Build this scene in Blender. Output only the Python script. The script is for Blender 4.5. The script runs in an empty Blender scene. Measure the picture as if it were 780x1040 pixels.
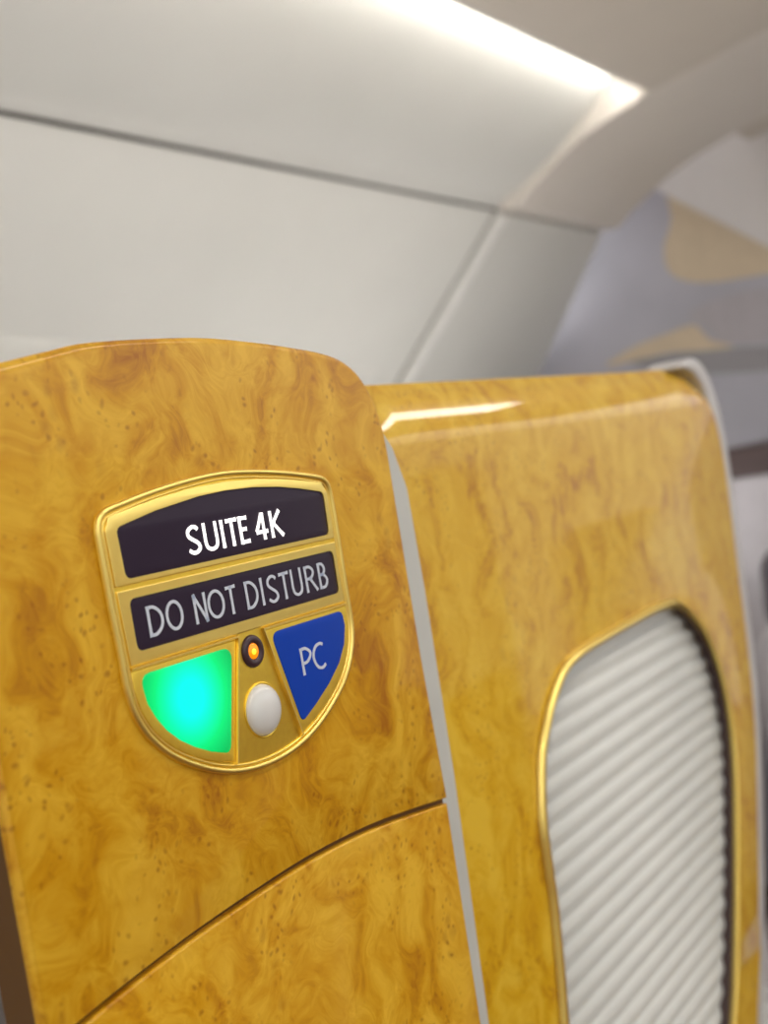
import bpy, math, random
from mathutils import Vector, Matrix
from mathutils.geometry import tessellate_polygon
S = bpy.context.scene
COL = S.collection
random.seed(4)

# ------------------------------------------------------------------ render look
S.view_settings.view_transform = 'Standard'
S.view_settings.look = 'None'
S.view_settings.gamma = 1
S.view_settings.exposure = 0.0
try: S.view_settings.use_curve_mapping = False
except Exception: pass

# ------------------------------------------------------------------ materials
def new_mat(name):
    m = bpy.data.materials.new(name); m.use_nodes = True
    nt = m.node_tree; b = nt.nodes['Principled BSDF']
    return m, nt, b
def sset(b, **k):
    for n, v in k.items():
        n = n.replace('_', ' ')
        if n in b.inputs: b.inputs[n].default_value = v
def c4(c): return (c[0], c[1], c[2], 1)
def N(nt, t, **k):
    n = nt.nodes.new(t)
    for a, v in k.items(): setattr(n, a, v)
    return n
def plain(name, col, rough=.5, metal=0, coat=0, var=.04, scale=30, bump=0, bscale=400, coat_rough=.05):
    m, nt, b = new_mat(name)
    sset(b, Roughness=rough, Metallic=metal, Coat_Weight=coat, Coat_Roughness=coat_rough)
    tc = N(nt, 'ShaderNodeTexCoord'); no = N(nt, 'ShaderNodeTexNoise')
    no.inputs['Scale'].default_value = scale; no.inputs['Detail'].default_value = 3
    nt.links.new(tc.outputs['Object'], no.inputs['Vector'])
    r = N(nt, 'ShaderNodeValToRGB')
    r.color_ramp.elements[0].position = .3; r.color_ramp.elements[1].position = .7
    r.color_ramp.elements[0].color = c4([x*(1-var) for x in col]); r.color_ramp.elements[1].color = c4([min(1, x*(1+var)) for x in col])
    nt.links.new(no.outputs['Fac'], r.inputs['Fac']); nt.links.new(r.outputs['Color'], b.inputs['Base Color'])
    if bump:
        n2 = N(nt, 'ShaderNodeTexNoise'); n2.inputs['Scale'].default_value = bscale
        nt.links.new(tc.outputs['Object'], n2.inputs['Vector'])
        bp = N(nt, 'ShaderNodeBump'); bp.inputs['Strength'].default_value = bump; bp.inputs['Distance'].default_value = .0005
        nt.links.new(n2.outputs['Fac'], bp.inputs['Height']); nt.links.new(bp.outputs['Normal'], b.inputs['Normal'])
    return m
def emis(name, col, st, base=None, rough=.2):
    m, nt, b = new_mat(name)
    sset(b, Roughness=rough, Emission_Strength=st)
    b.inputs['Base Color'].default_value = c4(base or col)
    b.inputs['Emission Color'].default_value = c4(col)
    return m
def math_n(nt, op, a, b=None):
    n = N(nt, 'ShaderNodeMath', operation=op)
    for i, v in enumerate((a, b)):
        if v is None: continue
        if isinstance(v, (int, float)): n.inputs[i].default_value = v
        else: nt.links.new(v, n.inputs[i])
    return n.outputs[0]
def ramp(nt, fac, stops):
    r = N(nt, 'ShaderNodeValToRGB'); e = r.color_ramp.elements
    while len(e) < len(stops): e.new(.5)
    for el, (p, c) in zip(e, stops):
        el.position = p; el.color = c4(c) if isinstance(c, (tuple, list)) else (c, c, c, 1)
    nt.links.new(fac, r.inputs['Fac']); return r.outputs['Color']
def burl(name, seed, dark, mid, light, spec=.25, rough=.45, coat=.35):
    m, nt, b = new_mat(name); L = nt.links.new
    tc = N(nt, 'ShaderNodeTexCoord'); mp = N(nt, 'ShaderNodeMapping')
    mp.inputs['Location'].default_value = (seed, seed*.7, seed*1.3); L(tc.outputs['Object'], mp.inputs['Vector'])
    base = mp.outputs['Vector']
    def noise(vec, sc, det=3, dist=0, rg=.5):
        n = N(nt, 'ShaderNodeTexNoise'); n.inputs['Scale'].default_value = sc; n.inputs['Detail'].default_value = det
        n.inputs['Distortion'].default_value = dist; n.inputs['Roughness'].default_value = rg; L(vec, n.inputs['Vector']); return n
    def warp(vec, sc, amt):
        n = noise(vec, sc, 2)
        s = N(nt, 'ShaderNodeVectorMath', operation='SUBTRACT'); L(n.outputs['Color'], s.inputs[0]); s.inputs[1].default_value = (.5, .5, .5)
        k = N(nt, 'ShaderNodeVectorMath', operation='SCALE'); L(s.outputs[0], k.inputs[0]); k.inputs['Scale'].default_value = amt
        a = N(nt, 'ShaderNodeVectorMath', operation='ADD'); L(vec, a.inputs[0]); L(k.outputs[0], a.inputs[1]); return a.outputs[0]
    w1 = warp(base, 14, .09); w2 = warp(w1, 38, .022)
    big = noise(w1, 16, 4, 1.2).outputs['Fac']
    fine = noise(w2, 60, 5, 2.2, .6).outputs['Fac']
    wav = N(nt, 'ShaderNodeTexWave'); wav.inputs['Scale'].default_value = 9; wav.inputs['Distortion'].default_value = 9
    wav.inputs['Detail'].default_value = 4; wav.inputs['Detail Scale'].default_value = 2.2; L(w1, wav.inputs['Vector'])
    s = math_n(nt, 'MULTIPLY', big, .50)
    s = math_n(nt, 'ADD', s, math_n(nt, 'MULTIPLY', fine, .34))
    s = math_n(nt, 'ADD', s, math_n(nt, 'MULTIPLY', wav.outputs['Fac'], .10))
    col = ramp(nt, s, [(.30, dark), (.43, mid), (.60, light)])
    # eyes: small dark dots that gather in clusters
    vo = N(nt, 'ShaderNodeTexVoronoi'); vo.inputs['Scale'].default_value = 210; L(warp(base, 60, .010), vo.inputs['Vector'])
    dot = ramp(nt, vo.outputs['Distance'], [(.08, 1.0), (.32, 0.0)])
    msk = ramp(nt, noise(w1, 30, 2, .4).outputs['Fac'], [(.50, 0.0), (.58, 1.0)])
    vo2 = N(nt, 'ShaderNodeTexVoronoi'); vo2.inputs['Scale'].default_value = 95; L(warp(base, 60, .014), vo2.inputs['Vector'])
    dot2 = ramp(nt, vo2.outputs['Distance'], [(.12, 1.0), (.38, 0.0)])
    msk2 = ramp(nt, noise(base, 19, 2).outputs['Fac'], [(.54, 0.0), (.66, 1.0)])
    dd = math_n(nt, 'MULTIPLY', dot, msk); d2 = math_n(nt, 'MULTIPLY', math_n(nt, 'MULTIPLY', dot2, msk2), .55)
    f = math_n(nt, 'MINIMUM', math_n(nt, 'MULTIPLY', math_n(nt, 'ADD', dd, d2), .55), .7)
    mix = N(nt, 'ShaderNodeMix', data_type='RGBA'); L(f, mix.inputs[0]); L(col, mix.inputs[6])
    mix.inputs[7].default_value = c4([dark[0]*.62, dark[1]*.42, dark[2]*.4])
    L(mix.outputs[2], b.inputs['Base Color'])
    sset(b, Roughness=rough, Coat_Weight=coat, Coat_Roughness=.035, Specular_IOR_Level=spec)
    return m

M = {}
M['burl'] = burl('burl_wood_panel', 0.0, (.40, .14, .001), (.63, .31, .004), (.80, .48, .035))
M['burl_door'] = burl('burl_wood_door', 3.7, (.50, .22, .002), (.72, .41, .006), (.84, .55, .04), coat=.9)
M['liner'] = plain('cabin_liner', (.70, .695, .66), .55, bump=.15, var=.015, scale=6)
M['ceil'] = plain('ceiling_liner', (.60, .545, .48), .6, var=.015, scale=5)
M['arch'] = plain('arch_liner', (.69, .64, .585), .5, var=.015, scale=5)
M['seal'] = plain('grey_seal', (.56, .58, .57), .45)
M['grey'] = plain('pale_grey_shell', (.56, .56, .58), .4)
M['dark'] = plain('dark_gap', (.03, .022, .02), .7)
M['carpet'] = plain('carpet', (.16, .12, .10), .95, scale=200, var=.25)
M['mural'] = plain('mural_blue_grey', (.44, .435, .50), .55, var=.10, scale=3)
M['mural_gold'] = plain('mural_gold', (.62, .51, .37), .5)
M['mural_grey'] = plain('mural_grey', (.30, .29, .31), .5)
M['mural_brown'] = plain('mural_brown', (.42, .395, .43), .5)
M['header'] = plain('header_panel', (.70, .675, .68), .5, var=.01)
M['brown'] = plain('dark_brown_trim', (.07, .045, .045), .4)
M['charcoal'] = plain('charcoal_leather', (.07, .06, .075), .6)
M['lilac'] = plain('lilac_grey_shell', (.48, .46, .50), .4)
M['cream'] = plain('cream_shell', (.74, .68, .58), .35)
M['gold'] = plain('polished_gold', (1.0, .76, .22), .3, metal=1, var=.03, scale=120)
M['gold_flat'] = plain('satin_gold', (1.0, .72, .11), .42, metal=1, var=.05, scale=300)
M['black'] = plain('black_display', (.030, .019, .040), .4)
M['blue'] = plain('blue_button', (.006, .055, .46), .4, var=.02)
for k in ('black', 'blue'): M[k].node_tree.nodes['Principled BSDF'].inputs['Specular IOR Level'].default_value = .15
M['white_dome'] = plain('white_plastic', (.72, .73, .74), .16, coat=.6, var=.01)
M['shade'] = plain('pleated_cloth', (.72, .75, .75), .8, var=.02, bump=.2, bscale=900)
M['print'] = emis('grey_lettering', (.50, .54, .62), .22, (.50, .53, .60))
M['backlit'] = emis('backlit_lettering', (1, .98, .97), 1.1)
M['lens_amber'] = emis('amber_lens', (1, .28, .0), .85, (.7, .2, .01))
M['lens_core'] = emis('amber_core', (1, .62, .03), 1.3)
M['tube'] = emis('light_tube', (1, .965, .90), 22)
M['diff'] = emis('lamp_diffuser', (1, .93, .84), 9)

M['wash'] = emis('fill_wash', (1, .975, .93), 7.4); M['wash_strong'] = emis('fill_wash_strong', (1, .975, .93), 11)  # glow of the added fill boxes, out of view behind the door
def green_mat():
    m, nt, b = new_mat('green_backlit_button'); L = nt.links.new
    tc = N(nt, 'ShaderNodeTexCoord')
    d = N(nt, 'ShaderNodeVectorMath', operation='DISTANCE'); L(tc.outputs['Object'], d.inputs[0]); d.inputs[1].default_value = (-.0012, 0, .0065)
    col = ramp(nt, math_n(nt, 'MULTIPLY', d.outputs['Value'], 30), [(.22, (.0, 1.0, .90)), (.44, (.0, .95, .42)), (.60, (.0, .74, .15)), (.85, (0, .40, .05))])
    L(col, b.inputs['Emission Color']); b.inputs['Base Color'].default_value = (0, .3, .12, 1)
    sset(b, Emission_Strength=.95, Roughness=.45, Specular_IOR_Level=.2)
    return m
M['green'] = green_mat()

# ------------------------------------------------------------------ geometry helpers
class G:
    def __init__(s): s.v = []; s.f = []; s.mi = []
    def add(s, vs, fs, mi=0):
        o = len(s.v); s.v += [tuple(v) for v in vs]; s.f += [tuple(i+o for i in f) for f in fs]; s.mi += [mi]*len(fs); return s
    def box(s, a, b, mi=0):
        x0, y0, z0 = a; x1, y1, z1 = b
        vs = [(x, y, z) for x in (x0, x1) for y in (y0, y1) for z in (z0, z1)]
        return s.add(vs, [(0, 1, 3, 2), (4, 6, 7, 5), (0, 4, 5, 1), (2, 3, 7, 6), (0, 2, 6, 4), (1, 5, 7, 3)], mi)
def link(name, g, mats, parent=None, origin=None, smooth=True, sharp=35, bevel=0):
    """one mesh object; vertices are given in metres of the cabin, the origin goes to its base"""
    vs = g.v
    if origin is None:
        xs = [v[0] for v in vs]; ys = [v[1] for v in vs]; zs = [v[2] for v in vs]
        origin = ((min(xs)+max(xs))/2, (min(ys)+max(ys))/2, min(zs))
    me = bpy.data.meshes.new(name)
    me.from_pydata([(v[0]-origin[0], v[1]-origin[1], v[2]-origin[2]) for v in vs], [], g.f)
    me.validate()
    import bmesh
    bm = bmesh.new(); bm.from_mesh(me); bmesh.ops.remove_doubles(bm, verts=bm.verts, dist=1e-6)
    bmesh.ops.recalc_face_normals(bm, faces=bm.faces); bm.to_mesh(me); bm.free()
    if not isinstance(mats, (list, tuple)): mats = [mats]
    for m in mats: me.materials.append(m)
    if len(mats) > 1 and len(me.polygons) == len(g.mi):
        for p, i in zip(me.polygons, g.mi): p.material_index = i
    if smooth:
        me.shade_smooth()
        try: me.set_sharp_from_angle(angle=math.radians(sharp))
        except Exception: pass
    o = bpy.data.objects.new(name, me); COL.objects.link(o)
    o.location = origin
    if parent is not None:
        o.parent = parent; o.location = Vector(origin) - WL[parent.name]
    WL[o.name] = Vector(origin)
    if bevel:
        b = o.modifiers.new('bevel', 'BEVEL'); b.width = bevel; b.segments = 3; b.limit_method = 'ANGLE'
    return o
WL = {}
def thing(name, label, cat, loc, group=None):
    o = bpy.data.objects.new(name, None); o.empty_display_size = .05; COL.objects.link(o); o.location = loc
    WL[o.name] = Vector(loc); o['label'] = label; o['category'] = cat
    if group: o['group'] = group
    return o
def struct(name, g, mats, **k):
    o = link(name, g, mats, **k); o['kind'] = 'structure'; return o

def fillet(pts, n=8):
    """pts (x, z, r): polygon with each corner rounded by r"""
    out = []; m = len(pts)
    for i, (x, z, r) in enumerate(pts):
        p = Vector((x, z)); a = Vector(pts[i-1][:2]); b = Vector(pts[(i+1) % m][:2])
        if r <= 0: out.append(p); continue
        u = (a-p); v = (b-p); lu, lv = u.length, v.length; u.normalize(); v.normalize()
        ang = math.acos(max(-1, min(1, u.dot(v)))); t = min(r/math.tan(ang/2), lu*.49, lv*.49)
        p0 = p+u*t; p2 = p+v*t
        for k in range(n+1):
            s = k/n; out.append(p0*(1-s)**2 + p*2*s*(1-s) + p2*s*s)
    res = [out[0]]
    for q in out[1:]:
        if (q-res[-1]).length > 1e-6: res.append(q)
    if (res[0]-res[-1]).length < 1e-6: res.pop()
    return res
def catmull(pts, n=6, closed=False):
    P = [Vector(p) for p in pts]; m = len(P); out = []
    for i in range(m if closed else m-1):
        if closed: a, b, c, d = P[i-1], P[i], P[(i+1) % m], P[(i+2) % m]
        else: a, b, c, d = P[max(i-1, 0)], P[i], P[i+1], P[min(i+2, m-1)]
        for k in range(n):
            t = k/n
            out.append(.5*((2*b)+(-a+c)*t+(2*a-5*b+4*c-d)*t*t+(-a+3*b-3*c+d)*t**3))
    if not closed: out.append(P[-1])
    return out
def area2(p): return sum(p[i-1][0]*p[i][1]-p[i][0]*p[i-1][1] for i in range(len(p)))/2
def ccw(p): return p if area2(p) > 0 else list(reversed(p))
def normals(p):
    n = len(p); out = []
    for i in range(n):
        a = (p[i]-p[i-1]); b = (p[(i+1) % n]-p[i]); a.normalize(); b.normalize()
        na = Vector((a.y, -a.x)); nb = Vector((b.y, -b.x)); s = na+nb
        if s.length < 1e-6: s = na
        s.normalize(); out.append(s/max(.5, s.dot(nb)))
    return out
def offset(p, d):
    ns = normals(p); return [q+n*(d if not callable(d) else d(q, n)) for q, n in zip(p, ns)]
def cap(g, loops, y, mi=0, flip=False):
    L3 = [[Vector((q.x, q.y, 0)) for q in l] for l in loops]
    tr = tessellate_polygon(L3); flat = [q for l in loops for q in l]
    g.add([(q.x, y, q.y) for q in flat], [tuple(t) for t in tr], mi)
def skirt(g, l0, y0, l1, y1, mi=0):
    n = len(l0); vs = [(q.x, y0, q.y) for q in l0]+[(q.x, y1, q.y) for q in l1]
    g.add(vs, [(i, (i+1) % n, n+(i+1) % n, n+i) for i in range(n)], mi)
def slab(outline, y, t, ins=.002, dep=.002, holes=(), k=5, back=True, prof=None):
    """plate facing -Y, its front at y, with rounded front edge"""
    g = G(); o = ccw(list(outline)); prev = o; yp = y+dep
    insf = ins if callable(ins) else (lambda q, n: ins)
    for fi, fd in (prof or [(1-math.cos(i/k*math.pi/2), 1-math.sin(i/k*math.pi/2)) for i in range(1, k+1)]):
        cur = offset(o, lambda q, n: -insf(q, n)*fi); yc = y+dep*fd
        skirt(g, prev, yp, cur, yc); prev, yp = cur, yc
    hs = [ccw(list(h)) for h in holes]
    cap(g, [prev]+hs, y)
    skirt(g, o, y+dep, o, y+t)
    for h in hs: skirt(g, h, y, h, y+t)
    if back: cap(g, [o]+hs, y+t)
    return g
def ring(outline, y, w, h, k=8, wf=None):
    """half-round moulding of width w standing h proud of y along a closed outline (centre line)"""
    g = G(); o = ccw(list(outline)); prev = None; m = k
    for i in range(m+1):
        a = i/m*math.pi
        cur = offset(o, (lambda q, n: w/2*math.cos(a)*(wf(n) if wf else 1))); yc = y-h*math.sin(a)
        if prev: skirt(g, prev[0], prev[1], cur, yc)
        prev = (cur, yc)
    skirt(g, offset(o, -w/2), y, offset(o, w/2), y)
    return g
def bar(g, a, b, w, y, h):
    """ridge from a to b with bevelled flanks"""
    a = Vector(a); b = Vector(b); d = (b-a).normalized(); n = Vector((-d.y, d.x))
    prof = [(-w/2, 0), (-w*.28, h), (w*.28, h), (w/2, 0)]
    vs = []
    for p in (a, b):
        for s, hh in prof: q = p+n*s; vs.append((q.x, y-hh, q.y))
    g.add(vs, [(0, 1, 5, 4), (1, 2, 6, 5), (2, 3, 7, 6), (0, 3, 2, 1), (4, 5, 6, 7), (3, 0, 4, 7)]); return g
def dome(g, cx, cz, r, y, h, n=32, k=8, mi=0):
    rings = []
    for i in range(k):
        a = i/k*math.pi/2
        rings.append([(cx+r*math.cos(a)*math.cos(t*2*math.pi/n), y-h*math.sin(a), cz+r*math.cos(a)*math.sin(t*2*math.pi/n)) for t in range(n)])
    vs = [v for q in rings for v in q]+[(cx, y-h, cz)]; fs = []
    for i in range(k-1):
        for t in range(n): fs.append((i*n+t, i*n+(t+1) % n, (i+1)*n+(t+1) % n, (i+1)*n+t))
    for t in range(n): fs.append(((k-1)*n+t, (k-1)*n+(t+1) % n, len(vs)-1))
    fs.append(tuple(range(n)))
    g.add(vs, fs, mi); return g
def circle(cx, cz, r, n=40): return [Vector((cx+r*math.cos(i*2*math.pi/n), cz+r*math.sin(i*2*math.pi/n))) for i in range(n)]
def extrude_x(prof, x0, x1, mi=0, g=None, thick=0):
    """sheet swept along the cabin; prof = [(y, z)]; x1 may be a function of (y, z)"""
    g = g or G(); n = len(prof); f0 = x0 if callable(x0) else (lambda y, z: x0); f1 = x1 if callable(x1) else (lambda y, z: x1)
    vs = [(f0(y, z), y, z) for y, z in prof]+[(f1(y, z), y, z) for y, z in prof]
    g.add(vs, [(i, i+1, n+i+1, n+i) for i in range(n-1)], mi); return g
def thick_prof(prof, t):
    """closed ring of a profile thickened outward (to the hidden side)"""
    P = [Vector(p) for p in prof]; out = []
    for i, p in enumerate(P):
        a = P[max(i-1, 0)]; b = P[min(i+1, len(P)-1)]; d = (b-a).normalized(); out.append(p+Vector((d.y, -d.x))*t)
    return out
def solid_x(prof, x0, x1, t):
    """as extrude_x but a closed solid of thickness t, ends capped"""
    q = thick_prof(prof, t); n = len(prof); g = G()
    f0 = x0 if callable(x0) else (lambda y, z: x0); f1 = x1 if callable(x1) else (lambda y, z: x1)
    A = [Vector(p) for p in prof]; vs = []
    for f in (f0, f1):
        for p in A: vs.append((f(p.x, p.y), p.x, p.y))
        for p, r in zip(A, q): vs.append((f(p.x, p.y), r.x, r.y))
    m = 2*n; fs = []
    for i in range(n-1):
        fs += [(i, i+1, m+i+1, m+i), (n+i, m+n+i, m+n+i+1, n+i+1), (i, n+i, n+i+1, i+1), (m+i, m+i+1, m+n+i+1, m+n+i)]
    fs += [(0, m, m+n, n), (n-1, 2*n-1, m+2*n-1, m+n-1)]
    g.add(vs, fs); return g

# ------------------------------------------------------------------ lettering
def stroke(g, pts, w, y, t=.0003, taper=None):
    P = [Vector(p) for p in pts]; n = len(P); L = []; R = []
    for i, p in enumerate(P):
        d = (P[min(i+1, n-1)]-P[max(i-1, 0)]).normalized(); nn = Vector((-d.y, d.x))
        ww = w/2*(taper(i/(n-1)) if taper else 1); L.append(p+nn*ww); R.append(p-nn*ww)
    vs = [(q.x, y-t, q.y) for q in L+R]+[(q.x, y, q.y) for q in L+R]; m = 2*n; fs = []
    for i in range(n-1):
        fs += [(i, i+1, n+i+1, n+i), (i, m+i, m+i+1, i+1), (n+i, n+i+1, m+n+i+1, m+n+i)]
    fs += [(0, n, m+n, m), (n-1, m+n-1, m+2*n-1, 2*n-1)]
    g.add(vs, fs)
def glyph(g, ch, x0, x1, z0, z1, w, y):
    h = w/2; fl = lambda t: 1+.22*abs(2*t-1)**3
    X = lambda u: x0+h+(x1-x0-w)*u
    Z = lambda v: z0+h+(z1-z0-w)*v
    def ln(*p, ext=True):
        q = [Vector((X(a), Z(b))) for a, b in p]
        if ext:
            q[0] = q[0]+(q[0]-q[1]).normalized()*h; q[-1] = q[-1]+(q[-1]-q[-2]).normalized()*h
        r = []
        for i in range(len(q)-1):
            for k in range(5): r.append(q[i].lerp(q[i+1], k/5))
        r.append(q[-1]); stroke(g, r, w, y, taper=fl if len(p) == 2 else None)
    def cv(*p, k=1.0, tp=None): stroke(g, catmull([(X(a), Z(b)) for a, b in p], 8), w*k, y, taper=tp)
    if ch == 'S': cv((.98, .88), (.80, .98), (.45, 1.0), (.10, .86), (.10, .66), (.45, .50), (.86, .34), (.98, .15), (.70, .01), (.35, -.01), (.0, .10))
    elif ch == 'U': cv((0, 1.08), (0, .6), (0, .30), (.12, .08), (.5, -.01), (.88, .08), (1, .30), (1, .6), (1, 1.08))
    elif ch == 'I': ln((.5, 0), (.5, 1))
    elif ch == 'T': ln((-.02, .985), (1.02, 1.0), ext=False); ln((.5, 0), (.5, 1))
    elif ch == 'E':
        ln((0, 0), (0, 1)); ln((0, 0), (1, .01), ext=False); ln((0, 1), (.93, .99), ext=False); ln((0, .53), (.78, .53), ext=False)
    elif ch == '4': ln((.72, 0), (.72, 1)); ln((-.02, .30), (.66, 1.04), ext=False); ln((-.05, .27), (1.1, .27), ext=False)
    elif ch == 'K': ln((0, 0), (0, 1)); ln((.10, .50), (.88, 1)); ln((.16, .56), (1.0, 0))
    elif ch == 'D': ln((0, 0), (0, 1)); cv((0, 1), (.45, .98), (.86, .78), (1, .5), (.86, .22), (.45, .02), (0, 0))
    elif ch == 'O': stroke(g, [Vector((X(.5+.5*math.cos(a*math.pi/16)), Z(.5+.5*math.sin(a*math.pi/16)))) for a in range(33)], w, y)
    elif ch == 'N': ln((0, 0), (0, 1)); ln((1, 0), (1, 1)); ln((0, 1), (1, 0))
    elif ch == 'R': ln((0, 0), (0, 1)); cv((0, 1), (.5, .99), (.82, .78), (.55, .54), (0, .50)); ln((.42, .50), (1.0, 0))
    elif ch == 'B': ln((0, 0), (0, 1)); cv((0, 1), (.5, .99), (.82, .78), (.55, .56), (0, .54)); cv((0, .54), (.6, .52), (1, .28), (.65, .02), (0, 0))
    elif ch == 'P': ln((0, 0), (0, 1)); cv((0, 1), (.55, .99), (1, .75), (.6, .46), (0, .42))
    elif ch == 'C': cv((1.0, .93), (.75, 1.0), (.35, .93), (.06, .68), (.04, .38), (.3, .07), (.7, -.01), (1.02, .09))

# ------------------------------------------------------------------ camera
CAMH = 1.40
F = 1250.0
vx = Vector((810, -170, F)).normalized(); aa = math.radians(9.8)
pp = math.atan((-810*math.sin(aa)+170*math.cos(aa))/F)
vz = -Vector((math.sin(aa)*math.cos(pp), math.cos(aa)*math.cos(pp), math.sin(pp))); vy = vz.cross(vx)
# rows = world axes seen in camera space (x right, y down, z forward) -> columns of the camera matrix
right = Vector((vx.x, vy.x, vz.x)); down = Vector((vx.y, vy.y, vz.y)); fwd = Vector((vx.z, vy.z, vz.z))
cam = bpy.data.cameras.new('camera'); co = bpy.data.objects.new('camera', cam); COL.objects.link(co)
mw = Matrix.Identity(4)
for i in range(3):
    mw[i][0] = right[i]; mw[i][1] = -down[i]; mw[i][2] = -fwd[i]
mw[2][3] = CAMH
co.matrix_world = mw
cam.sensor_fit = 'VERTICAL'; cam.sensor_height = 36; cam.lens = 36*F/1040
cam.clip_start = .02
cam.dof.use_dof = True; cam.dof.focus_distance = .515; cam.dof.aperture_fstop = 7.4
S.camera = co

# ------------------------------------------------------------------ the cabin shell
XA, XB = 2.7927, 3.4453         # ends of the ceiling arch
g = G().box((-6, -6.0, -.06), (6, 2.35, 0)); struct('floor', g, M['carpet'], smooth=False)
# window-side lining below the seam
side = [(1.362, 2.0155), (1.455, 1.925), (1.565, 1.817), (1.7303, 1.6565), (1.85, 1.50), (1.95, 1.25), (2.0, .9), (2.0, .0)]
struct('wall_right', solid_x(side, -2.6, XA-.014, -.02), M['liner'], sharp=40)
def xe(y, z): return 3.445+max(0, 2.017-z)*.52
struct('trim_1', solid_x([(y-.004, z-.004) for y, z in side], XA+.004, xe, -.024), M['liner'], sharp=40)
# pale edge strip and shadow gap between the two lining panels
g = G(); 
for (y0, z0), (y1, z1) in zip(side[:-1], side[1:]):
    g.add([(XA-.022, y0+.004, z0+.004), (XA-.022, y1+.004, z1+.004), (XA+.01, y1+.004, z1+.004), (XA+.01, y0+.004, z0+.004)], [(0, 1, 2, 3)])
struct('trim_2', g, M['dark'], smooth=False)
g = solid_x([(y-.012, z-.012) for y, z in side], XA+.006, XA+.034, -.012)
struct('trim_3', g, plain('pale_edge', (.86, .85, .82), .4), sharp=40)
# cove panel above the seam, rolled lower edge
cove = [(1.392, 2.044), (1.381, 2.0280), (1.366, 2.0238), (1.350, 2.0275), (1.33, 2.0405), (1.27, 2.064), (1.195, 2.104), (1.105, 2.163), (1.019, 2.226), (.975, 2.268), (.94, 2.32)]
cove = [(v.x, v.y) for v in catmull(cove, 4)]
struct('trim_4', solid_x(cove, -2.6, XA-.003, .012), M['liner'], sharp=60)
# dark gap under the rolled edge
g = G().box((-2.6, 1.3612, 2.0165), (XA, 1.42, 2.040)); struct('trim_5', g, M['dark'], smooth=False)
# ceiling over the aisle, edge towards the cove
ceil = [(.942, 2.222), (.9405, 2.190), (.938, 2.183), (.930, 2.1815)]+[(v.x, v.y) for v in catmull([(.92, 2.1825), (.80, 2.205), (.65, 2.2275), (.48, 2.244), (.3, 2.253), (0, 2.26), (-.6, 2.255), (-1.0, 2.24)], 6)]
struct('ceiling', solid_x(ceil, -2.6, 4.2, .02), M['ceil'], sharp=50)
g = solid_x([(.94, 2.36), (.80, 2.36), (.80, 2.215)], -2.6, XB, .01); struct('trim_6', g, M['liner'])
# ceiling arch across the cabin
arch = catmull([(1.42, 2.034), (1.36, 2.020), (1.318, 2.0125), (1.302, 2.0155), (1.288, 2.026), (1.244, 2.055), (1.113, 2.1245), (.942, 2.176), (.80, 2.202), (.65, 2.2255), (.3, 2.246), (0, 2.254)], 4)
arch = [(v.x, v.y) for v in arch]
g = solid_x(arch, XA+.002, XB-.002, .05); g2 = G()
# side cheeks of the arch that close the end of the cove
for X in (XA, XB):
    n = len(arch); top = [(1.46, 2.12), (1.40, 2.40), (.80, 2.42), (.60, 2.42), (.0, 2.40)]
    poly = [Vector((y, z)) for y, z in arch]+[Vector((y, z)) for y, z in reversed(top)]
    tr = tessellate_polygon([[Vector((p.x, p.y, 0)) for p in poly]])
    g2.add([(X, p.x, p.y) for p in poly], [tuple(t) for t in tr])
struct('trim_7', g, M['arch'], sharp=40)
struct('trim_10', g2, M['arch'], smooth=False)
# other walls
# partition ahead with its mural
XM = 3.62
def flat_yz(g, pts, x, t, mi=0):
    P = ccw([Vector(p) for p in pts]); n = len(P); tr = tessellate_polygon([[Vector((p.x, p.y, 0)) for p in P]])
    g.add([(x, p.x, p.y) for p in P]+[(x+t, p.x, p.y) for p in P],
          [tuple(t_) for t_ in tr]+[tuple(n+i for i in t_) for t_ in tr]+[(i, (i+1) % n, n+(i+1) % n, n+i) for i in range(n)], mi); return g
hz = lambda y: 2.113+(y-1.2203)*.8325      # sloping foot of the header
g = G(); flat_yz(g, [(2.1, 0), (2.1, 2.5), (1.52, 2.5), (-.2, 2.5), (-.2, 0)], XM, .05)
wf = struct('wall_front', g, M['mural'], smooth=False)
g = G(); flat_yz(g, [(1.75, 2.56), (1.2203, 2.113), (.9397, 1.8794), (.55, 1.555), (-.2, 1.5), (-.2, 2.56)], XM-.03, .028)
struct('trim_8', g, M['header'], smooth=False)
mural = thing('mural', 'blue grey wall mural with tan dune shapes on the partition ahead', 'mural', (XM-.002, 1.2, 1.3))
g = flat_yz(G(), catmull([(1.30, 2.20), (1.2203, 2.118), (1.2065, 2.09), (1.2055, 2.0201), (1.2385, 1.9543), (1.2405, 1.8892), (1.2103, 1.8492), (1.1392, 1.8207), (1.0376, 1.8084), (.9523, 1.8026), (.8422, 1.7932), (.80, 1.85), (.94, 1.95), (1.1, 2.1)], 4, True), XM-.004, .003)
link('tan_dune', g, M['mural_gold'], mural, smooth=False)['label'] = 'large tan shape under the header'
g = flat_yz(G(), catmull([(1.4869, 1.6388), (1.3816, 1.6792), (1.2674, 1.6977), (1.195, 1.7062), (1.171, 1.6862), (1.1467, 1.6515), (1.0839, 1.618), (1.1724, 1.6243), (1.2774, 1.6397), (1.3728, 1.6377)], 4, True), XM-.006, .003)
link('tan_dune', g, M['mural_gold'], mural, smooth=False)['label'] = 'thin tan crest low on the mural'
g = flat_yz(G(), catmull([(1.4055, 1.635), (1.2784, 1.6339), (1.1279, 1.6211), (.93, 1.592), (.75, 1.57), (.75, 1.50), (.9412, 1.5228), (1.2285, 1.564)], 4, True), XM-.004, .003)
link('grey_streak', g, M['mural_grey'], mural, smooth=False)
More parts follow.
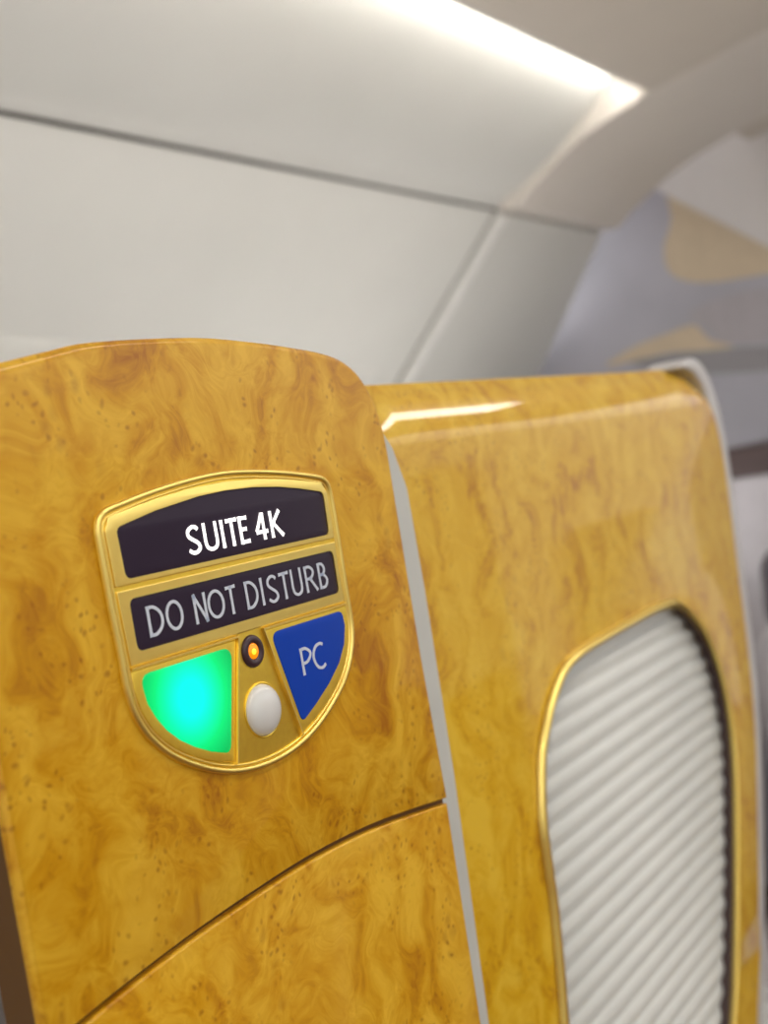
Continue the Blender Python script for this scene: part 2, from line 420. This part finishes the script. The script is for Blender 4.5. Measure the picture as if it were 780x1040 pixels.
g = flat_yz(G(), catmull([(1.198, 1.7424), (1.0737, 1.7675), (.9034, 1.7569), (.75, 1.74), (.75, 1.60), (.9278, 1.6058), (1.0963, 1.6322), (1.1477, 1.6812)], 4, True), XM-.003, .002)
link('brown_patch', g, M['mural_brown'], mural, smooth=False)

# raised surround of a cabin window just above the suite wall
P0 = Vector((1.7303, 1.6565)); dd = (Vector((1.362, 2.0155))-P0).normalized(); nn = Vector((-dd.y, -dd.x))
if nn.x > 0: nn = -nn
def sur(x, s, h): q = P0+dd*s+Vector((-.698, -.716))*h; return (x, q.x, q.y)
ol = fillet([(1.30, -.30, .03), (2.665, -.30, .03), (2.665, .042, .035), (1.30, .150, .03)])
g = G(); ol = ccw(ol); n = len(ol); inn = offset(ol, -.016)
g.add([sur(p.x, p.y, 0.0) for p in ol]+[sur(p.x, p.y, .010) for p in inn], [(i, (i+1) % n, n+(i+1) % n, n+i) for i in range(n)]+[tuple(range(n, 2*n))])
struct('trim_9', g, M['liner'])

# ------------------------------------------------------------------ lamps
def tube_x(x0, x1, y, z, r):
    g = G(); n = 12
    for X in (x0, x1): pass
    vs = [(X, y+r*math.cos(k*2*math.pi/n), z+r*math.sin(k*2*math.pi/n)) for X in (x0, x1) for k in range(n)]
    g.add(vs, [(k, (k+1) % n, n+(k+1) % n, n+k) for k in range(n)]+[tuple(range(n)), tuple(range(n, 2*n))]); return g
cl = thing('cove_light', 'bright light strip hidden behind the ceiling edge over the curved panel', 'light', (.4, .965, 2.20))
link('tube', tube_x(-2.4, XA-.03, .972, 2.222, .008), M['tube'], cl)
g = G().box((-2.4, .944, 2.196), (XA-.02, .962, 2.212)); link('holder', g, M['liner'], cl, smooth=False)
for i, x in enumerate((-1.9, -.7, .5, 1.7)):
    t = thing('ceiling_light', 'long diffuser lamp in the aisle ceiling, %s' % ('furthest aft', 'just behind the camera', 'beside the suite door', 'furthest forward')[i], 'light', (x+.5, -.25, 2.235), 'aisle ceiling lamps')
    g = G().box((x, -.33, 2.232), (x+1.0, -.17, 2.246)); link('diffuser', g, M['diff'], t, smooth=False)
    g = slab([Vector(p) for p in ((x-.02, -.35), (x+1.02, -.35), (x+1.02, -.15), (x-.02, -.15))], 2.23, .02, .002, .002, holes=[[Vector(p) for p in ((x, -.33), (x+1.0, -.33), (x+1.0, -.17), (x, -.17))]])
    g.v = [(a, c, b) for a, b, c in g.v]
    link('frame', g, M['ceil'], t, smooth=False)

for x0, x1, y0, y1, lab in ((.45, 1.88, .66, .88, 'added fill light in a white box, unseen behind the burl wood door'), (2.05, 2.85, 1.14, 1.36, 'added fill light in a white box, unseen further forward')):  # unseen boxes with glowing tops, added to brighten the lining and arch
    wl = thing('fill_light', lab, 'fill light', ((x0+x1)/2, (y0+y1)/2, 0), 'added fill lights')
    link('fill_light_body', G().box((x0, y0, 0), (x1, y1, .963)), M['grey'], wl, smooth=False, bevel=.006)
    link('fill_light_top', G().box((x0+.02, y0+.02, .9635), (x1-.02, y1-.02, .975)), M['wash' if x0 < 1 else 'wash_strong'], wl, smooth=False, bevel=.003)

# ------------------------------------------------------------------ suite wall with burl veneer
C0 = .335
def SM(t): t = max(0, min(1, t)); return t*t*(3-2*t)
sw = thing('suite_partition', 'glossy amber burl wood suite end wall that carries the SUITE 4K plaque', 'partition', (.39, .345, 0))
top = [(.2565, 1.4580), (.2877, 1.4632), (.312, 1.4675), (.335, 1.4708), (.3906, 1.4727), (.43, 1.4708), (.4572, 1.4683), (.480, 1.4655), (.4952, 1.4615), (.5065, 1.4545), (.5135, 1.4455), (.5182, 1.4345), (.5208, 1.4191), (.5205, 1.39)]
seam = [(.5193, 1.2362), (.4574, 1.2442), (.4083, 1.2468), (.3647, 1.2457), (.3265, 1.2434), (.2928, 1.2400), (.2744, 1.2375), (.2565, 1.235)]
seam = catmull(seam, 5)
up = catmull(top, 4)+[Vector((.5195, 1.31))]+[Vector((p.x, p.y+.0011)) for p in seam]
up = list(reversed(up))
link('upper_panel', slab(up, C0, .0045, lambda q, n: .0010 if n.y < -.5 else ((.0035+.004*max(0, min(1, (.34-q.x)/.08))) if n.y > .3 or n.x > .3 else .0006), .0035, k=6), M['burl'], sw, sharp=50)
lo = [Vector((.2565, .04))]+[Vector((.5135, .04)), Vector((.5135, .9)), Vector((.5145, 1.12))]+[Vector((p.x-.001, p.y-.0011)) for p in seam]
link('lower_panel', slab(lo, C0, .0045, .0012, .0012, k=5), M['burl'], sw, sharp=50)
ins = [Vector((.2567, .03)), Vector((.5125, .03)), Vector((.5150, 1.2)), Vector((.5160, 1.228)), Vector((.5206, 1.231)), Vector((.5208, 1.243)), Vector((.5188, 1.246)), Vector((.519, 1.26)), Vector((.5175, 1.42)), Vector((.50, 1.45)), Vector((.45, 1.463)), Vector((.39, 1.468)), Vector((.335, 1.466)), Vector((.2567, 1.454))]
link('core', slab(ins, C0+.004, .016, .0004, .0004), plain('core_brown', (.13, .055, .004), .5), sw, smooth=False)
# grey seal between wall and sliding door
sl = [Vector(p) for p in ((.500, .03), (.5440, .03), (.5450, 1.10), (.5535, 1.24), (.5560, 1.34), (.5555, 1.395), (.548, 1.417), (.530, 1.441), (.510, 1.441))]
link('edge_seal', slab(sl, C0+.0150, .006, .001, .001), M['seal'], sw)

# ------------------------------------------------------------------ the plaque
PX, PZ = .3897, 1.30
plaque = thing('suite_plaque', 'gold shield-shaped plaque on the burl wall reading SUITE 4K, with lit green field', 'sign', (PX, C0, PZ))
def U(pts): return [Vector((PX+p[0]/100, PZ+p[1]/100)) for p in pts]
half = [(0, 11.62), (2.2, 11.50), (4.3, 11.26), (6.0, 10.98), (6.85, 10.80), (7.25, 10.52), (7.42, 10.1), (7.45, 9.3), (7.43, 7.2), (7.37, 5.25), (7.36, 4.1), (7.22, 3.2), (6.85, 2.40), (6.40, 1.80), (5.80, 1.22), (4.85, .58), (3.4, -.14), (1.8, -.60), (0, -.76)]
full = half+[(-x, z) for x, z in reversed(half[1:-1])]
outl = catmull([tuple(v) for v in U(full)], 4, True); outl = ccw(outl)
link('back_plate', slab(outl, C0-.0008, .0008, .0006, .0006, k=3), M['gold_flat'], plaque, sharp=40)
link('rim', ring(offset(outl, -.0013), C0-.0008, .0026, .0014), M['gold'], plaque, sharp=60)
link('inner_rim', ring(offset(outl, -.0034), C0-.0008, .0011, .0008, k=5), M['gold'], plaque, sharp=60)
yP = C0-.0008
def xside(z):       # half width of the field inside the rims
    import bisect
    q = [(a, b) for a, b in half if b < 10.6]; q.sort(key=lambda t: t[1])
    for (x0, z0), (x1, z1) in zip(q, q[1:]):
        if z0 <= z <= z1: return x0+(x1-x0)*(z-z0)/(z1-z0)-.40
    return 7.0
# gold field frames: top, middle, lower left, lower right
topf = [(-6.98, 7.86, .05), (6.98, 7.86, .05), (7.02, 10.0, .3), (6.7, 10.5, .3), (4.2, 10.88, 0), (2.2, 11.09, 0), (0, 11.17, 0), (-2.2, 11.09, 0), (-4.2, 10.88, 0), (-6.7, 10.5, .3), (-7.02, 10.0, .3)]
midf = [(-6.90, 4.90, .05), (6.90, 4.90, .05), (6.97, 7.70, .05), (-6.97, 7.70, .05)]
def fil(l): return [Vector((PX+v.x/100, PZ+v.y/100)) for v in fillet(l)]
blackT = [(-6.40, 8.08, .32), (6.62, 8.08, .32), (6.72, 10.05, .32), (5.0, 10.38, 0), (3.53, 10.60, 0), (1.8, 10.75, 0), (0, 10.79, 0), (-1.7, 10.72, 0), (-4.25, 10.43, 0), (-6.46, 10.03, .32)]
blackM = [(-6.45, 5.36, .32), (6.62, 5.36, .32), (6.66, 7.34, .32), (-6.45, 7.34, .32)]
link('field_frame', slab(fil(topf), yP-.0009, .0009, .0004, .0005, holes=[fil(blackT)], k=3), M['gold'], plaque, sharp=40)
link('field_frame', slab(fil(midf), yP-.0009, .0009, .0004, .0005, holes=[fil(blackM)], k=3), M['gold'], plaque, sharp=40)
lowL = [(-.95, 4.70), (-6.95, 4.70), (-6.95, 4.0), (-6.78, 3.2), (-6.42, 2.48), (-5.95, 1.9), (-5.3, 1.33), (-4.4, .78), (-3.3, .30), (-2.25, .0)]
lowR = [(-x, z) for x, z in lowL]
grn = [(-1.25, 4.50, .5), (-6.58, 4.50, .55), (-6.42, 3.38, 0), (-6.1, 2.75, 0), (-5.69, 2.20, 0), (-5.1, 1.66, 0), (-4.36, 1.18, 0), (-3.5, .76, 0), (-2.40, .38, .35)]
blu = [(1.28, 4.54, .45), (6.60, 4.54, .5), (6.62, 3.82, 0), (6.33, 3.02, 0), (5.70, 2.27, 0), (4.72, 1.57, 0), (3.59, .95, 0), (2.36, .38, .32)]
link('field_frame', slab(U(lowL), yP-.0006, .0006, .0004, .0004, holes=[fil(grn)], k=3), M['gold_flat'], plaque, sharp=40)
link('field_frame', slab(U(lowR), yP-.0006, .0006, .0004, .0004, holes=[fil(blu)], k=3), M['gold_flat'], plaque, sharp=40)
g = G(); bar(g, U([(-6.95, 4.80)])[0], U([(-.80, 4.80)])[0], .0013, yP, .0016); bar(g, U([(-.82, 4.84)])[0], U([(-2.20, -.12)])[0], .0013, yP, .0017)
link('divider', g, M['gold'], plaque, smooth=False)
g = G(); bar(g, U([(6.95, 4.80)])[0], U([(.80, 4.80)])[0], .0013, yP, .0016); bar(g, U([(.82, 4.84)])[0], U([(2.20, -.12)])[0], .0013, yP, .0017)
link('divider', g, M['gold'], plaque, smooth=False)
yB = yP-.0004
d1 = link('display', slab(fil(blackT), yB, .0006, .0002, .0002, k=2), M['black'], plaque); d1['label'] = 'black upper display reading SUITE 4K'
d2 = link('display', slab(fil(blackM), yB, .0006, .0002, .0002, k=2), M['black'], plaque); d2['label'] = 'black strip reading DO NOT DISTURB'
def word(name, spec, z0, z1, w, y, mat, parent):
    g = G()
    for ch, a, b in spec: glyph(g, ch, PX+a/100, PX+b/100, PZ+z0/100, PZ+z1/100, w/100, y)
    return link(name, g, mat, parent, smooth=False)
word('lettering', [('S', -2.80, -2.00), ('U', -1.78, -.93), ('I', -.75, -.50), ('T', -.40, .40), ('E', .46, 1.12), ('4', 1.50, 2.32), ('K', 2.54, 3.36)], 8.46, 9.62, .15, yB-.0001, M['backlit'], d1)['label'] = 'bright white letters SUITE 4K'
word('lettering', [('D', -5.66, -4.82), ('O', -4.68, -3.72), ('N', -3.06, -2.34), ('O', -2.26, -1.24), ('T', -1.13, -.42), ('D', .14, .94), ('I', 1.13, 1.31), ('S', 1.56, 2.30), ('T', 2.41, 3.18), ('U', 3.28, 4.04), ('R', 4.30, 5.12), ('B', 5.30, 5.95)], 5.74, 6.92, .125, yB-.0001, M['print'], d2)['label'] = 'grey letters DO NOT DISTURB'
yL = yP-.0009
gb = link('indicator_field', slab(fil(grn), yL, .0012, .0007, .0005, k=4), M['green'], plaque, origin=(PX-.040, C0, PZ+.024)); gb['label'] = 'lit green left field'
bb = link('indicator_field', slab(fil(blu), yL, .0012, .0004, .0004, k=3), M['blue'], plaque); bb['label'] = 'blue right field reading PC'
word('lettering', [('P', 2.98, 3.76), ('C', 3.80, 4.72)], 2.31, 3.50, .13, yL, M['print'], bb)['label'] = 'pale letters PC'
rg = link('lamp_ring', G().add([], []) if False else ring(circle(PX, PZ+.0403, .0050), yP, .0038, .0016), plain('dark_ring', (.045, .02, .03), .3), plaque); rg['label'] = 'dark ring around the amber lamp'
g = dome(G(), PX, PZ+.0403, .0036, yP, .0018); lm = link('indicator_lamp', g, M['lens_amber'], plaque); lm['label'] = 'glowing amber lamp'
g = dome(G(), PX-.0006, PZ+.0402, .0015, yP-.0012, .0009); link('bulb', g, M['lens_core'], lm)
g = dome(G(), PX, PZ+.0155, .0108, yP, .0052, n=48, k=12); bt = link('button', g, M['white_dome'], plaque); bt['label'] = 'white domed call button'
link('button_ring', ring(circle(PX, PZ+.0155, .0112), yP, .0010, .0006, k=4), M['gold_flat'], plaque)

# ------------------------------------------------------------------ sliding suite door
DY = .37
door = thing('suite_door', 'sliding burl wood suite door with a pleated shade window and pale grey edge', 'door', (.83, .39, 0))
edge = [(1.03, 1.4570), (1.075, 1.4568), (1.108, 1.4535), (1.132, 1.4400), (1.146, 1.4180), (1.1525, 1.390), (1.1530, 1.355), (1.148, 1.31), (1.141, 1.255), (1.133, 1.187), (1.1165, 1.12), (1.083, 1.045), (1.035, .955), (.992, .895), (.965, .84), (.95, .76), (.945, .6), (.945, .03)]
ec = catmull(edge, 5)
dout = [Vector((.506, .03)), Vector((.506, 1.4565))]+[Vector((.506+(1.03-.506)*i/12, 1.4565)) for i in range(1, 12)]+ec
dout = ccw(dout)
bz = [(.6689, 1.178), (.6805, 1.2113), (.6948, 1.2300), (.7129, 1.2460), (.7334, 1.2574), (.7600, 1.2625), (.8000, 1.2645), (.8588, 1.2660), (.9200, 1.2665), (.9560, 1.2620), (.9850, 1.2460), (1.0130, 1.2189), (1.0290, 1.1815), (1.0310, 1.1417), (1.0220, 1.1047), (1.0010, 1.0600), (.9700, 1.0020), (.9290, .9380), (.87, .88), (.80, .845), (.72, .85), (.665, .90), (.647, .97), (.648, 1.03), (.6570, 1.0780), (.6640, 1.1213), (.6660, 1.1499)]
bzc = ccw(catmull([(x*1.009, 1.4+(z-1.4)*1.009) for x, z in bz], 5, True))
hole = offset(bzc, -.002)
DPROF = [(.03, .96), (.16, .74), (.17, .72), (.34, .47), (.35, .46)]+[(.35+.65*math.sin(i/9*math.pi/2)**1.0*1.0, .46*(1-math.sin(i/9*math.pi/2))**1.6) for i in range(1, 10)]
link('front_panel', slab(dout, DY, .022, lambda q, n: .006+.032*max(0, n.y)**2 if n.y > -.5 and n.x > -.5 else .0008, .018, holes=[hole], prof=DPROF, back=True), M['burl_door'], door, sharp=50)
shell = offset(dout, lambda q, n: -.004 if n.x > -.3 else 0)
link('edge_shell', slab(shell, DY+.020, .022, .003, .003, holes=[offset(bzc, .004)], k=4), M['grey'], door, sharp=50)
nrm = normals(dout); ids = [i for i, q in enumerate(dout) if nrm[i].x > .02 and q.x > 1.02 or nrm[i].x > .5]
ids.sort(key=lambda i: -dout[i].y)
outer = [dout[i]+nrm[i]*(.001+.020*SM((dout[i].x-1.07)/.07 if dout[i].y > 1.40 else 1)) for i in ids]
inner = [dout[i]-nrm[i]*(.001+.004*SM((1.44-dout[i].y)/.03)) for i in ids]
link('edge_trim', slab(outer+list(reversed(inner)), DY+.003, .036, .002, .004, k=4), M['grey'], door, sharp=50)
link('window_bezel', ring(bzc, DY-.0005, .0075, .0045, k=10, wf=lambda n: .10+.86*max(0, min(1, .75-n.x))), M['gold'], door, sharp=70)
link('window_jamb', (lambda g: (skirt(g, offset(bzc, -.0025), DY-.001, offset(bzc, -.0025), DY+.018), skirt(g, offset(bzc, -.0005), DY-.001, offset(bzc, -.0005), DY+.018), skirt(g, offset(bzc, -.0025), DY-.001, offset(bzc, -.0005), DY-.001), g)[-1])(G()), M['brown'], door)
# pleated shade: horizontal pleats, one sheet clipped to a rounded box behind the opening
g = G(); z = .80; per = .0150; prof = []
while z < 1.285:
    prof += [(DY+.0085, z), (DY+.0060, z+per*.45), (DY+.0058, z+per*.60), (DY+.0078, z+per*.95)]
    z += per
nx = 2; vs = []
for x in (.632, 1.045): vs += [(x, y, zz) for y, zz in prof]
n = len(prof); g.add(vs, [(i, i+1, n+i+1, n+i) for i in range(n-1)])
sh = link('pleated_shade', g, M['shade'], door, sharp=25); sh['label'] = 'pale pleated cloth shade'
md = sh.modifiers.new('t', 'SOLIDIFY'); md.thickness = .0006
link('back_cover', slab([Vector(p) for p in ((.625, .80), (1.043, .80), (1.043, 1.29), (.625, 1.29))], DY+.052, .004), M['grey'], door, smooth=False)

# ------------------------------------------------------------------ furniture seen beyond and beside
# cabinet at the head of the aisle
cab = thing('aisle_cabinet', 'lilac grey cabinet with a dark brown top band beyond the suite door', 'cabinet', (3.2, .55, 0))
link('body', G().box((3.0, .1, .0), (3.5, .98, 1.262)), M['lilac'], cab, smooth=False, bevel=.006)
link('top', G().box((2.99, .09, 1.262), (3.51, .99, 1.337)), M['brown'], cab, smooth=False, bevel=.012)
# seat ahead
st = thing('lounge_chair', 'grey lounge chair with a charcoal headrest, just past the door edge', 'chair', (2.4, .5, 0))
g = slab([Vector((v.x, v.y)) for v in fillet([(.25, .03, .05), (.755, .03, .05), (.755, 1.02, .10), (.25, 1.02, .10)])], 2.32, .10, .02, .02)
g.v = [(b, a, c) for a, b, c in g.v]; link('backrest', g, M['lilac'], st)
g = slab([Vector((v.x, v.y)) for v in fillet([(.38, .99, .05), (.720, .99, .05), (.712, 1.158, .06), (.38, 1.158, .06)])], 2.29, .12, .03, .03)
g.v = [(b, a, c) for a, b, c in g.v]; link('headrest', g, M['charcoal'], st)
link('base', G().box((2.0, .27, 0), (2.46, .74, .46)), M['lilac'], st, smooth=False, bevel=.03)
# inner shell of the suite behind the wall's left edge
inn = thing('side_console', 'pale grey console inside the suite, beside the wall edge', 'console', (.16, .55, 0))
g = slab([Vector((v.x, v.y)) for v in fillet([(.02, .0, 0), (.355, .0, 0), (.355, 1.305, .02), (.02, 1.305, .02)])], .392, .30, .006, .006)
link('body', g, M['grey'], inn)
# suites on the far side of the aisle (behind the camera)
for i, (x0, x1, h) in enumerate(((-1.6, -.35, 1.42), (.55, 1.30, 1.50), (1.75, 2.50, 1.44), (2.85, 4.10, 1.22))):
    t = thing('centre_suite_partition', 'cream partition of a centre suite across the aisle, %s' % ('aft of the camera', 'tallest one, level with the door', 'second from the front', 'lowest and furthest forward')[i], 'partition', ((x0+x1)/2, -.62, 0), 'centre suite walls')
    g = slab(fillet([(x0, .02, 0), (x1, .02, 0), (x1, h, .06), (x0, h, .06)]), -.66, .05, .01, .01); g.v = [(a, -b-1.27, c) for a, b, c in g.v]
    link('panel', g, M['cream'], t)
    if i == 3: continue
    g = slab(fillet([(x0+.05, .1, .02), (x1-.05, .1, .02), (x1-.05, .95, .02), (x0+.05, .95, .02)]), -.655, .01, .003, .003); g.v = [(a, -b-1.26, c) for a, b, c in g.v]
    link('inlay', g, M['burl'], t)

w = bpy.data.worlds.new('world'); S.world = w; w.use_nodes = True
tcw = w.node_tree.nodes.new('ShaderNodeTexCoord'); sp = w.node_tree.nodes.new('ShaderNodeSeparateXYZ'); cr = w.node_tree.nodes.new('ShaderNodeValToRGB')
w.node_tree.links.new(tcw.outputs['Generated'], sp.inputs[0]); w.node_tree.links.new(sp.outputs['Z'], cr.inputs['Fac']); w.node_tree.links.new(cr.outputs['Color'], w.node_tree.nodes['Background'].inputs[0])
cr.color_ramp.elements[0].position = 0; cr.color_ramp.elements[0].color = (.30, .285, .27, 1); cr.color_ramp.elements[1].position = .25; cr.color_ramp.elements[1].color = (.85, .835, .80, 1)
w.node_tree.nodes['Background'].inputs[1].default_value = 1.8
